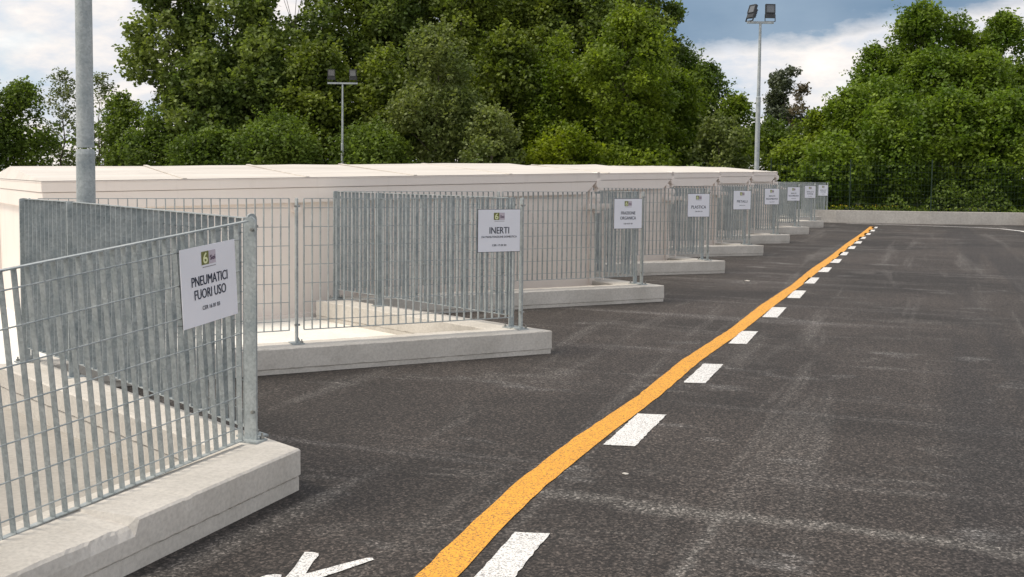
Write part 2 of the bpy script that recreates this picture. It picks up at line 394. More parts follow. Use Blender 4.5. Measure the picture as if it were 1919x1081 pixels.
for k in range(1, NT+1):
    t, c, c0 = (T1 if k == 1 else tip(k)), cor(k), cor(k-1)
    ro = A[k]; nR, dR = nRk(k), dRk(k)
    if k > 1: nF, dF = nFk(k), dFk(k); nRp, dRp = nRk(k-1), dRk(k-1)
    # inner line of the return strip, 0.2 m behind the fence
    ri = c - nR*0.20
    if k == 1:
        fo = V3((-2.62, -1.0, 0)); fi = V3((-2.99, -1.0, 0)); fdir = V3((0, 1, 0))
        p_in = line_x(fi, fdir, ri, dR)
        poly = [fo, B[1], ro, ri + dR*0.0, p_in, fi]
    else:
        fi0 = c0 - nF*0.12 ; p_in = line_x(fi0, dF, ri, dR)
        a0 = A[k-1] + V3((-0.0, 0.0, 0)); inner0 = None
        poly = [a0, B[k], ro, ri, p_in, c0 + V3((-0.06, 0.10, 0))]
    top = 0.192 if k == 1 else 0.185
    nicks = [(3.31, .006), (2.35, .02)]
    def chip1(p, rn):
        if p.x < -2.64: return 0.0
        s = 0.0
        if p.y < 3.02: s = 0.018 + 0.005*math.sin(p.y*9) + rn.uniform(0, 0.002)
        if 2.93 < p.y < 3.03: s = 0.032 + rn.uniform(-0.004, 0.004)
        if 2.79 < p.y < 2.86: s = 0.024 + rn.uniform(-0.002, 0.002)
        for (ny, nd_) in nicks:
            if abs(p.y-ny) < 0.018: s = max(s, nd_)
        return s
    me = kerb_mesh(poly, -0.09, 0.066 if k == 1 else 0.035, top, k, chip1 if k == 1 else None, 0.0012 if k == 1 else 0.004)
    o = link(bpy.data.objects.new('concrete_kerb', me))
    lab = {1: 'chipped concrete kerb running under the PNEUMATICI FUORI USO fence', 2: 'pointed concrete kerb under the INERTI fence',
           3: 'pointed concrete kerb under the FRAZIONE ORGANICA fence', 4: 'pointed concrete kerb under the PLASTICA fence',
           5: 'pointed concrete kerb under the METALLI fence', 6: 'pointed concrete kerb next beyond the METALLI one',
           7: 'small concrete kerb tip, third from the far end', 8: 'small concrete kerb tip, second from the far end',
           9: 'farthest concrete kerb tip, beside the far low wall'}[k]
    tag(o, lab, 'kerb', 'concrete kerbs along the saw-tooth platform edge')

# pale slab in the second bay and the darker screed strip beside it
sheet('yard_slab', [(-30, 7.2), (-9.0, 4.3), (-6.10, 5.02), (-4.10, 7.24), (-3.75, 7.90), (-4.22, 8.35), (-5.0, 8.90), (-7.6, 9.6), (-30, 12.5)], YG+0.045, SLAB)

# fences ---------------------------------------------------------------
ZB, ZT = 0.285, 1.245
def grating(name, a, b, parent, za=(ZB, ZT), zb=(ZB, ZT), lean=0.0, pitch=0.062, org=V3((0, 0, 0)), first=0.0, depth=0.030):
    """pressed grating panel: flat bars on edge, thin round cross rods, flat top and bottom edging"""
    mb = MB(); a = V3(a); b = V3(b); d = (b-a); L = d.length; d.normalize(); n = V3((d.y, -d.x, 0))
    def P(s, h):                           # h 0 bottom .. 1 top
        q = a + d*s; t = s/L
        z0 = za[0]*(1-t)+zb[0]*t; z1 = za[1]*(1-t)+zb[1]*t
        return V3((q.x, q.y, z0+(z1-z0)*h)) - d*(lean*h)
    m = max(1, round(L/pitch)); dp = n*(depth/2); th = d*0.0016
    for i in range(m+1):
        s = L*i/m
        mb.bar(P(s, 0.003)-org, P(s, 0.997)-org, dp, th)
    up = V3((0, 0, 0.0022))
    mb.bar(P(0, 1)-org, P(L, 1)-org, n*0.0125, up); mb.bar(P(0, 0)-org, P(L, 0)-org, n*0.0125, up)
    for i in range(7):
        h = 0.072+0.1427*i
        mb.tube(P(0, h)-org+n*0.0105, P(L, h)-org+n*0.0105, 0.0026, n=5, cap=False)
    return mb.build(name, GALV, parent)
def post(p, d, parent, org, zbase=0.185, ztop=1.249, w=0.054, rh=0.007):
    """flat bar post set across the fence line, rounded head, bolted foot plate"""
    n = V3((d.y, -d.x, 0)); mb = MB(); q = p-org; th = 0.010/2
    prof = [(-w/2, zbase+0.009)] + [(w/2, zbase+0.009)] + [(w/2*math.cos(t), ztop-rh+rh*math.sin(t)) for t in [math.pi*i/8 for i in range(9)]]
    b = len(mb.v); m = len(prof)
    for s in (-th, th):
        for (u, z) in prof: mb.v.append(tuple(q + n*u + d*s + V3((0, 0, z))))
    mb.f.append(tuple(range(b, b+m))); mb.f.append(tuple(range(b+2*m-1, b+m-1, -1)))
    for i in range(m):
        j = (i+1) % m; mb.f.append((b+j, b+i, b+m+i, b+m+j))
    po = mb.build('post', GALV, parent)
    fb = MB(); T = Matrix.Translation(q) @ Matrix(((d.x, n.x, 0), (d.y, n.y, 0), (0, 0, 1))).to_4x4()
    fb.box(-0.045, 0.045, -0.06, 0.06, zbase, zbase+0.009, T); fb.build('foot_plate', GALV, po)
    for s in (-1, 1):
        bb = MB(); c = q + n*(0.043*s)+d*0.026
        bb.tube(c+V3((0, 0, zbase+0.009)), c+V3((0, 0, zbase+0.022)), 0.011, n=6); bb.tube(c+V3((0, 0, zbase+0.022)), c+V3((0, 0, zbase+0.036)), 0.005, n=6)
        bb.build('bolt', STEELD, po)
    for z in (ztop-0.06, zbase+0.14):
        bb = MB(); c = q + n*0.0; bb.tube(c - d*0.02 + n*0.018+V3((0, 0, z)), c + d*0.02 + n*0.018+V3((0, 0, z)), 0.008, n=6)
        bb.build('bolt', STEELD, po)
    return po
GF = 'galvanised fences over the front kerbs'; GRr = 'galvanised fences returning from the kerb tips'
def front_fence(k):
    a, b = cor(k-1), tip(k); L = (b-a).length; dF = dFk(k)
    root = thing('steel_fence', tuple(b), f'galvanised grating fence carrying the {SIGN[k]} sign' if k < 6 else
        {6: 'galvanised grating fence carrying the first sign beyond METALLI', 7: 'galvanised grating fence carrying the third sign from the far end',
         8: 'galvanised grating fence carrying the second sign from the far end', 9: 'farthest galvanised grating fence with a sign, beside the low wall'}[k], 'fence', GF)
    org = b
    pm = b - dF*1.85
    for p in (a + dF*0.05, pm, b): post(p, dF, root, org)
    grating('grating_panel', a+dF*0.10, pm-dF*0.055, root, org=org)
    grating('grating_panel', pm+dF*0.055, b-dF*0.075, root, org=org)
def return_fence(k):
    a, b = (T1+V3((-0.05, 0.06, 0)) if k == 1 else tip(k)+dRk(k)*0.11), cor(k); d = (b-a).normalized()
    labs = {1: 'dense galvanised return fence behind the PNEUMATICI FUORI USO sign', 2: 'galvanised return fence seen through the INERTI fence',
            3: 'galvanised return fence behind the FRAZIONE ORGANICA sign', 4: 'galvanised return fence behind the PLASTICA sign',
            5: 'galvanised return fence behind the METALLI sign', 6: 'galvanised return fence behind the first sign beyond METALLI',
            7: 'galvanised return fence behind the third sign from the far end', 8: 'galvanised return fence behind the second sign from the far end',
            9: 'farthest galvanised return fence, nearest the low wall'}
    root = thing('steel_fence', tuple(a), labs[k], 'fence', GRr); org = V3(a)
    pm = b - d*0.76
    zt = 1.262
    if k == 1: post(a, d, root, org, 0.19, 1.245, 0.054, 0.027)
    else: post(a, d, root, org)
    post(pm, d, root, org); post(b-d*0.04, d, root, org)
    z1 = (0.23, 1.222) if k == 1 else (ZB, ZT)
    grating('grating_panel', a+d*0.05, pm-d*0.05, root, za=z1, org=org)
    grating('grating_panel', pm+d*0.05, b-d*0.09, root, org=org)
# first fence runs beside the road down the ramp towards the camera
root = thing('steel_fence', tuple(T1), 'nearest galvanised grating fence carrying the PNEUMATICI FUORI USO sign', 'fence', GF); org = T1
post(V3((-2.9, 4.11, 0)), V3((0, 1, 0)), root, org, 0.192, 1.235, 0.066, 0.033)
post(V3((-2.9, 0.95, 0)), V3((0, 1, 0)), root, org, 0.11, 1.02, 0.066)
grating('grating_panel', (-2.9, 1.05, 0), (-2.9, 4.035, 0), root, za=(0.150, 0.965), zb=(0.212, 1.208), lean=0.0, pitch=0.0592, org=org) if False else None
def first_panel():
    mb = MB(); n = V3((1, 0, 0)); d = V3((0, 1, 0))
    def zt(yy): return 1.101 + (yy-2.694)*0.0815
    def zb(yy): return 0.189 + (yy-2.674)*0.0175
    yb = [4.03-0.0590*i for i in range(52)]
    for q in yb:
        ln = 0.10*min(1.0, (4.06-q)/0.25+0.15)
        mb.bar(V3((-2.9, q, zb(q)))-T1, V3((-2.9, q-ln, zt(q-ln)))-T1, n*0.0125, d*0.0017)
    y0, y1 = yb[-1], 4.035
    up = V3((0, 0, 0.003))
    mb.bar(V3((-2.9, y0, zt(y0)))-T1, V3((-2.9, 4.08, zt(4.08)))-T1, n*0.0125, up)
    mb.bar(V3((-2.9, y0, zb(y0)))-T1, V3((-2.9, y1, zb(y1)))-T1, n*0.0125, up*0.7)
    for i in range(7):
        h = 0.065+0.1435*i
        mb.tube(V3((-2.8895, y0, zb(y0)*(1-h)+zt(y0)*h))-T1, V3((-2.8895, y1-0.02, zb(y1)*(1-h)+zt(y1)*h))-T1, 0.0030, n=6, cap=False)
    mb.build('grating_panel', GALV, root)
first_panel()
return_fence(1)
for k in range(2, NT+1): front_fence(k); return_fence(k)

# signs -------------------------------------------------------------------
def text_mesh(txt, w, h, bold=0.0):
    """flat lettering, fitted to width w and cap height h, centred on the origin, in the XZ plane"""
    cu = bpy.data.curves.new('t', 'FONT'); cu.body = txt; cu.size = 1; cu.offset = bold; cu.align_x = 'LEFT'; cu.resolution_u = 3
    ob = bpy.data.objects.new('t', cu); S.collection.objects.link(ob)
    dg = bpy.context.evaluated_depsgraph_get(); me = bpy.data.meshes.new_from_object(ob.evaluated_get(dg))
    bpy.data.objects.remove(ob); bpy.data.curves.remove(cu)
    co = np.array([v.co[:] for v in me.vertices]); mn, mx = co.min(0), co.max(0)
    for v in me.vertices:
        x = (v.co.x-(mn[0]+mx[0])/2)/(mx[0]-mn[0])*w; z = (v.co.y-(mn[1]+mx[1])/2)/(mx[1]-mn[1])*h
        v.co = (x, 0, z)
    return me
def join_meshes(items):
    bm = bmesh.new()
    for me, (dx, dz) in items:
        t = me.copy(); t.transform(Matrix.Translation((dx, 0, dz))); bm.from_mesh(t); bpy.data.meshes.remove(t); bpy.data.meshes.remove(me)
    me = bpy.data.meshes.new('lettering'); bm.to_mesh(me); bm.free(); return me
SW, SH = 0.372, 0.335
LINES = {   # text, width fraction, cap height fraction, centre height fraction from top
 1: [('PNEUMATICI', .66, .125, .435), ('FUORI USO', .58, .125, .605), ('CER 16 01 03', .32, .052, .790)],
 2: [('INERTI', .47, .152, .492), ('DA MANUTENZIONE DOMESTICA', .84, .046, .645), ('CER 17 09 04', .34, .048, .845)],
 3: [('FRAZIONE', .52, .105, .475), ('ORGANICA', .57, .105, .645), ('CER 20 01 08', .32, .046, .835)],
 4: [('PLASTICA', .68, .135, .575), ('CER 20 01 39', .34, .046, .770)],
 5: [('METALLI', .60, .125, .570), ('CER 20 01 40', .34, .046, .785)],
 6: [('RIFIUTI', .42, .090, .470), ('INGOMBRANTI', .80, .105, .650), ('CER 20 03 07', .36, .046, .850)],
 7: [('RIFIUTI', .42, .090, .460), ('INGOMBRANTI', .80, .105, .640), ('CER 20 03 07', .36, .046, .840)],
 8: [('SFALCI E', .64, .105, .490), ('POTATURE', .54, .105, .670), ('CER 20 02 01', .36, .046, .860)],
 9: [('SFALCI E', .62, .105, .480), ('POTATURE', .52, .090, .650), ('CER 20 02 01', .30, .046, .850)],
}
def flat(name, x0, x1, z0, z1, y, mat, parent):
    me = bpy.data.meshes.new(name); me.from_pydata([(x0, y, z0), (x1, y, z0), (x1, y, z1), (x0, y, z1)], [], [(0, 1, 2, 3)])
    me.materials.append(mat); o = link(bpy.data.objects.new(name, me)); o.parent = parent; return o
def sign(k, c, rz, tilt=0.0):
    lab = {1: 'white square sign reading PNEUMATICI FUORI USO on the nearest fence', 2: 'white square sign reading INERTI DA MANUTENZIONE DOMESTICA',
           3: 'white square sign reading FRAZIONE ORGANICA', 4: 'white square sign reading PLASTICA', 5: 'white square sign reading METALLI',
           6: 'small white sign just right of the METALLI sign', 7: 'small white sign, third from the far end', 8: 'small white sign, second from the far end',
           9: 'smallest and farthest white sign, at the end of the fences'}[k]
    r = thing('waste_sign', tuple(c), lab, 'sign', 'white waste signs on the fences', rot=(0, tilt, rz))
    b = MB(); b.box(-SW/2, SW/2, -0.002, 0.002, -SH/2, SH/2); b.build('sign_board', SIGNW, r)
    e = MB()
    mg = -0.002 if k == 1 else 0.004
    e.box(-SW/2-mg, SW/2+mg, 0.0025, 0.006, -SH/2-mg, SH/2+mg); e.build('backing_frame', DARKM, r)
    for (t, wf, hf, cz) in LINES[k]:
        dx = SH*hf*0.018; bm = bmesh.new()
        for q, sh in enumerate((-dx, 0.0, dx)):
            tm = text_mesh(t, SW*wf-2*dx, SH*hf, 0.0); tm.transform(Matrix.Translation((sh, -0.0002*q, 0))); bm.from_mesh(tm); bpy.data.meshes.remove(tm)
        me = bpy.data.meshes.new('lettering'); bm.to_mesh(me); bm.free()
        me.materials.append(INK); o = link(bpy.data.objects.new('lettering', me)); o.parent = r; o.location = (0, -0.0035, SH*(0.5-cz))
    # logo: olive square with pale 6, pale square with Sei
    lg = link(bpy.data.objects.new('logo', None))
    bpy.data.objects.remove(lg)
    zt, zb = SH*(0.5-0.075), SH*(0.5-0.245)
    q1 = flat('logo_square', -SW*0.135, -SW*0.002, zb, zt, -0.0030, OLIVE, r)
    q2 = flat('logo_square', SW*0.004, SW*0.125, zb, zt, -0.0030, PALE, r)
    me = text_mesh('6', SW*0.085, SH*0.145, 0.02); me.materials.append(LIME); o = link(bpy.data.objects.new('figure', me)); o.parent = q1; o.location = (-SW*0.068, -0.0045, (zb+zt)/2)
    me = text_mesh('Sei', SW*0.095, SH*0.062, 0.02); me.materials.append(PURP); o = link(bpy.data.objects.new('lettering', me)); o.parent = q2; o.location = (SW*0.066, -0.0045, (zb+zt)/2-0.002)
    flat('logo_rule', -SW*0.12, SW*0.12, zb-SH*0.035, zb-SH*0.025, -0.0032, simple_rule, r)
    # cable ties
    for sx in (-1, 1):
        for sz in (-1, 1):
            ct = MB()
            ct.tube((sx*SW*0.46, 0.0, sz*SH*0.46), (sx*SW*0.46, 0.04, sz*SH*0.46), 0.003, n=5)
            ct.build('cable_tie', DARKM, r)
    return r
simple_rule = simple('grey rule', (0.3, 0.28, 0.3), 0.5)
sign(1, (-2.872, 3.775, 0.960), R(90), R(-4.2))
for k in range(2, NT+1):
    dF = dFk(k); p = tip(k) - dF*(0.215 if k < 4 else 0.185) + nFk(k)*0.024
    sign(k, (p.x, p.y, 0.988 if k < 3 else 1.0), math.atan2(dF.y, dF.x))

# containers ------------------------------------------------------------
CL = 6.06; CW = 2.55; CAZ = [56, 56, 55.5, 55.5, 56]
def container(k, P, zr, zl, lab):
    tilt = math.atan2(zr-zl, CL)
    r = thing('waste_container', (P.x, P.y, YG), lab, 'container', 'cream covered containers in the bays', rot=(0, -tilt, R(CAZ[k])))
    H = zr-YG                              # eave height above the floor
    L = CL
    b = MB()
    b.box(-L+0.03, -0.03, 0.035, CW-0.035, 0.10, H-0.02)                                   # plate walls
    body = b.build('body', CREAM, r)
    fr = MB()
    fr.box(-L, 0, 0.0, 0.10, 0.02, 0.16); fr.box(-L, 0, CW-0.10, CW, 0.02, 0.16)
    for x in (-L, -0.14): 
        for yy in (0.0, CW-0.12): fr.box(x+(0.0 if x < -1 else 0.07), x+(0.07 if x < -1 else 0.14), yy, yy+0.12, 0.16, H-0.2)
    for x in (-L*0.5-0.06,): fr.box(x, x+0.09, 0.005, 0.034, 0.16, H-0.24)
    fr.box(-L*0.5+0.14, -L*0.5+0.19, 0.01, 0.034, 0.16, H-0.24)
    fr.build('frame', CREAM, r, bevel=0.006)
    # lid: fascia with a shadow joint, then a low hipped roof
    ld = MB()
    ld.prism([(-L-0.02, -0.03), (0.02, -0.03), (0.02, CW+0.03), (-L-0.02, CW+0.03)], H-0.095, H)
    # lower flap of the fascia, its end cut off at a slant
    v = [(-L-0.012, -0.022, H-0.245), (-0.16, -0.022, H-0.245), (0.012, -0.022, H-0.099), (-L-0.012, -0.022, H-0.099)]
    bq = len(ld.v); ld.v += v + [(a_, b_+0.09, c_) for a_, b_, c_ in v]
    ld.f += [(bq, bq+1, bq+2, bq+3), (bq+7, bq+6, bq+5, bq+4), (bq, bq+4, bq+5, bq+1), (bq+1, bq+5, bq+6, bq+2), (bq+3, bq+2, bq+6, bq+7), (bq+4, bq, bq+3, bq+7)]
    ld.box(-L-0.012, -L+0.05, 0.07, CW+0.02, H-0.245, H-0.099)
    ld.box(-0.10, 0.012, 0.07, CW+0.02, H-0.19, H-0.099)
    ld.box(-L+0.2, -0.2, CW-0.06, CW+0.02, H-0.245, H-0.099)
    lid = ld.build('lid', CREAM, r, bevel=0.004)
    rf = MB(); ins = 0.06; rise = 0.12; yy0, yy1 = -0.034, CW+0.034; xx0, xx1 = -L-0.024, 0.024
    n_ = 12; b0 = len(rf.v)
    rnd = random.Random(k)
    for i in range(n_+1):
        s = i/n_; x = xx0+(xx1-xx0)*s
        xr = xx0+ins+(xx1-xx0-2*ins)*s
        rf.v += [(x, yy0, H+0.003), (xr, CW*0.68, H+rise+rnd.uniform(-0.008, 0.008)), (x, yy1, H+0.003)]
    for i in range(n_):
        q = b0+3*i; rf.f += [(q, q+3, q+4, q+1), (q+1, q+4, q+5, q+2)]
    rf.f += [(b0+1, b0+2, b0), (b0+3*n_, b0+3*n_+2, b0+3*n_+1)]
    rf.v += [(xx0, yy0, H-0.012), (xx1, yy0, H-0.012), (xx1, yy1, H-0.012), (xx0, yy1, H-0.012)]; e = len(rf.v)-4
    rf.f += [(e+3, e+2, e+1, e)]
    rf.build('roof', ROOF, r)
    for s in (0.2, 0.4, 0.6, 0.8):
        sm = MB(); x = -L*s; sm.bar((x, yy0+0.01, H+0.008), (x*0.93-0.2, CW*0.68, H+rise+0.006), V3((0.02, 0, 0)), V3((0, 0, 0.004)))
        sm.build('roof_seam', ROOF, lid)
    hg = MB(); hg.tube((0.045, -0.02, H-0.02), (0.045, 0.10, H-0.02), 0.035, n=12); hg.bar((0.045, 0.0, H-0.14), (0.045, 0.0, H), V3((0.02, 0, 0)), V3((0, 0.02, 0)))
    hg.tube((0.05, -0.04, H-0.13), (0.05, 0.05, H-0.13), 0.052, n=12); hg.bar((0.02, 0.0, H-0.20), (0.10, 0.0, H-0.16), V3((0, 0.03, 0)), V3((0, 0, 0.02)))
    hg.build('hinge', CREAM, lid, smooth=False)
    lt = MB(); lt.tube((0.03, -0.04, H-0.29), (0.03, 0.03, H-0.29), 0.05, n=12)
    lt.box(-0.01, 0.05, -0.03, 0.03, H-0.40, H-0.30)
    lt.prism([(-0.12, -0.05), (0.22, -0.05), (0.22, 0.0), (-0.12, 0.0)], H-0.42, H-0.36); lt.box(-0.02, 0.05, -0.05, 0.01, H-0.47, H-0.42)
    lt.box(0.22, 0.36, -0.045, -0.005, H-0.44, H-0.40); lt.tube((0.10, -0.03, H-0.42), (0.10, -0.03, 0.2), 0.014, n=8)
    lt.build('latch', CREAM, r, bevel=0.004)
    kb = MB(); kb.tube((-3.75, -0.03, H-0.31), (-3.75, 0.07, H-0.31), 0.038, n=14); kb.build('knob', CREAM, r)
P1 = V3((-3.68, 12.10, 0))
zs_ = [(1.452, 1.328), (1.475, 1.365), (1.495, 1.41), (1.52, 1.46), (1.54, 1.50)]
labs = ['nearest and widest cream container with hipped roof, behind the INERTI fence', 'cream covered container whose end stands behind the PLASTICA sign',
        'cream covered container whose end stands behind the METALLI sign', 'second farthest of the cream covered containers',
        'farthest cream covered container, its open end against the trees']
for i in range(5):
    container(i, P1 + V3((0, SP*i, 0)), zs_[i][0], zs_[i][1], labs[i])

# lamp poles ---------------------------------------------------------------
def floodlight(parent, x, rz, tilt, z):
    q = link(bpy.data.objects.new('floodlight', None)); bpy.data.objects.remove(q)
    T = Matrix.Translation((x, 0, z)) @ Matrix.Rotation(rz, 4, 'Z') @ Matrix.Rotation(tilt, 4, 'X')
    m = MB(); wd, hd, dp = 0.27, 0.40, 0.10
    m.box(-wd/2, wd/2, -0.02, dp*0.4, 0.02, hd, T)
    m.box(-wd/2+0.03, wd/2-0.03, dp*0.4, dp, 0.05, hd-0.10, T)                 # ribbed gear housing at the back
    for i in range(5): m.box(-wd/2+0.02, wd/2-0.02, dp*0.4, dp+0.015, 0.07+0.05*i, 0.078+0.05*i, T)
    for (a, b, c, e) in ((-wd/2, wd/2, hd-0.025, hd), (-wd/2, wd/2, 0.15, 0.17), (-wd/2, -wd/2+0.022, 0.17, hd-0.025), (wd/2-0.022, wd/2, 0.17, hd-0.025)):
        m.box(a, b, -0.045, -0.02, c, e, T)                                      # raised frame round the glass
    h = m.build('floodlight', DARKM, parent)
    gl = MB(); gl.box(-wd/2+0.022, wd/2-0.022, -0.03, -0.021, 0.17, hd-0.025, T); gl.build('glass', GLASS, h)
    yk = MB()
    for s in (-1, 1): yk.box(s*(wd/2+0.008)-0.006, s*(wd/2+0.008)+0.006, -0.01, 0.03, -0.07, 0.12, T)
    yk.box(-wd/2-0.014, wd/2+0.014, -0.01, 0.03, -0.08, -0.07, T); yk.build('bracket', DARKM, h)
def lamp_pole(p, lab, ztop, zj, r0, r1, arm, lights, rz, name='lamp_pole', zbase=0):
    t = thing(name, p, lab, 'lamp pole', 'galvanised lamp poles with floodlights', rz)
    m = MB(); m.tube((0, 0, 0), (0, 0, zj), r0*1.03, r0, n=28, cap=False); m.build('lower_pole', GALVP, t, smooth=True)
    m = MB(); m.tube((0, 0, zj-0.020), (0, 0, zj+0.018), r0*1.002, r0*1.035, n=28, cap=False); m.tube((0, 0, zj+0.018), (0, 0, zj+0.050), r0*1.035, r1*0.99, n=28, cap=False); m.build('collar', GALVP, t, smooth=True)
    m = MB(); m.tube((0, 0, zj+0.06), (0, 0, ztop), r1, r1*0.72, n=28, cap=False); m.build('upper_pole', GALVP, t, smooth=True)
    m = MB(); m.box(-arm, arm, -0.03, 0.03, ztop, ztop+0.06); m.build('crossbar', GALVP, t)
    for (x, a, tl) in lights: floodlight(t, x, a, tl, ztop+0.14)
    return t
lamp_pole((-5.16, 5.50, 0), 'thick galvanised pole rising out of the picture beside the dense fence', 9.2, 1.52, 0.0585, 0.0545, 0.5,
          [(-0.35, R(20), R(-35)), (0.35, R(-10), R(-35))], yaw)
lamp_pole((-4.58, 30.42, 0), 'tall floodlight pole against the sky beyond the white containers', 5.66, 3.60, 0.066, 0.050, 0.37,
          [(-0.30, R(-62), R(-20)), (0.27, R(4), R(-4))], yaw)
lamp_pole((-20.53, 34.92, 0), 'slim floodlight pole with two lamps in front of the tall poplars', 4.66, 2.42, 0.055, 0.042, 0.56,
          [(-0.42, R(10), R(8)), (0.40, R(-12), R(8))], yaw)

# far wall, green mesh fence, weeds ------------------------------------------
def wall_path(pts, z1, th, lab):
    m = MB()
    for (a, b) in zip(pts[:-1], pts[1:]):
        a = V3((*a, 0)); b = V3((*b, 0)); d = (b-a).normalized(); n = V3((-d.y, d.x, 0))
        q = [a, b, b+n*th, a+n*th]
        m.hexa([(v.x, v.y, -0.1) for v in q] + [(v.x, v.y, z1) for v in q])
    o = m.build('low_wall', WALLC); return tag(o, lab, 'wall')
wall_path([(-4.6, 34.62), (-2.75, 34.80), (0.02, 35.52), (2.72, 36.5)], 0.385, 0.25, 'low pale concrete wall along the far end of the asphalt')
wall_path([(2.78, 36.45), (3.6, 34.2), (4.6, 30.0)], 0.385, 0.25, 'low concrete wall turning the corner at the right edge')
fence = thing('mesh_fence', (-4.6, 35.4, 0), 'dark green wire mesh fence behind the low far wall', 'fence')
fp = [V3((-4.8, 34.9, 0)), V3((0.0, 35.9, 0)), V3((3.0, 37.0, 0)), V3((8, 38.8, 0))]
wm = MB()
for a, b in zip(fp[:-1], fp[1:]):
    L = (b-a).length; d = (b-a).normalized(); n = int(L/0.10)
    if a.x < -10: n = int(L/0.3)
    for i in range(n):
        p = a + d*(L*i/n) - fence.location; wm.bar((p.x, p.y, 0.3), (p.x, p.y, 1.95), d*0.0022, V3((-d.y, d.x, 0))*0.0022)
    for z in [0.4+0.2*i for i in range(8)]:
        p = a-fence.location; q = b-fence.location
        wm.bar((p.x, p.y, z), (q.x, q.y, z), V3((0, 0, 0.003)), V3((-d.y, d.x, 0))*0.003)
    m = max(1, int(L/2.4))
    for i in range(m):
        p = a + d*(L*i/m) - fence.location; pm_ = MB(); pm_.tube((p.x, p.y, -0.1), (p.x, p.y, 2.0), 0.018, n=8, cap=False); pm_.build('post', GREENW, fence, smooth=True)
wm.build('wire_mesh', GREENW, fence)

# leaf-sized quads ---------------------------------------------------------------
def leaf_mesh(name, cen, size, mat, rng, wide=0.62, up=0.35):
    n = len(cen); d = rng.normal(size=(n, 3)); d /= np.linalg.norm(d, axis=1)[:, None]
    q = rng.normal(size=(n, 3)); q[:, 2] += 0; nrm = rng.normal(size=(n, 3)); nrm[:, 2] = np.abs(nrm[:, 2])+up
    nrm /= np.linalg.norm(nrm, axis=1)[:, None]
    a = d - (d*nrm).sum(1)[:, None]*nrm; a /= np.linalg.norm(a, axis=1)[:, None]+1e-9
    b = np.cross(nrm, a); s = (size*rng.uniform(0.65, 1.25, n))[:, None]
    v = np.stack([cen-a*s*0.5, cen+b*s*wide*0.5+a*s*0.06, cen+a*s*0.5, cen-b*s*wide*0.5+a*s*0.06], 1)
    v[:, [1, 3]] += nrm[:, None, :]*s[:, None, :]*0.08
    me = bpy.data.meshes.new(name); me.vertices.add(4*n); me.loops.add(4*n); me.polygons.add(n)
    me.vertices.foreach_set('co', v.reshape(-1)); me.loops.foreach_set('vertex_index', np.arange(4*n, dtype=np.int32))
    me.polygons.foreach_set('loop_start', np.arange(0, 4*n, 4, dtype=np.int32)); me.update(calc_edges=True)
    me.materials.append(mat); return me
KIND = {  # leaf size, clump radius factor, leaves per m2, clumps
 'dark': (0.15, 0.40, 95, 30), 'olive': (0.17, 0.34, 85, 46), 'poplar': (0.18, 0.29, 70, 46), 'grey': (0.15, 0.32, 95, 44),
 'bright': (0.155, 0.35, 95, 42), 'yellow': (0.15, 0.36, 95, 28), 'right': (0.155, 0.36, 95, 42), 'feather': (0.12, 0.28, 60, 30),
 'pine': (0.22, 0.26, 80, 30), 'brown': (0.19, 0.28, 60, 22)}
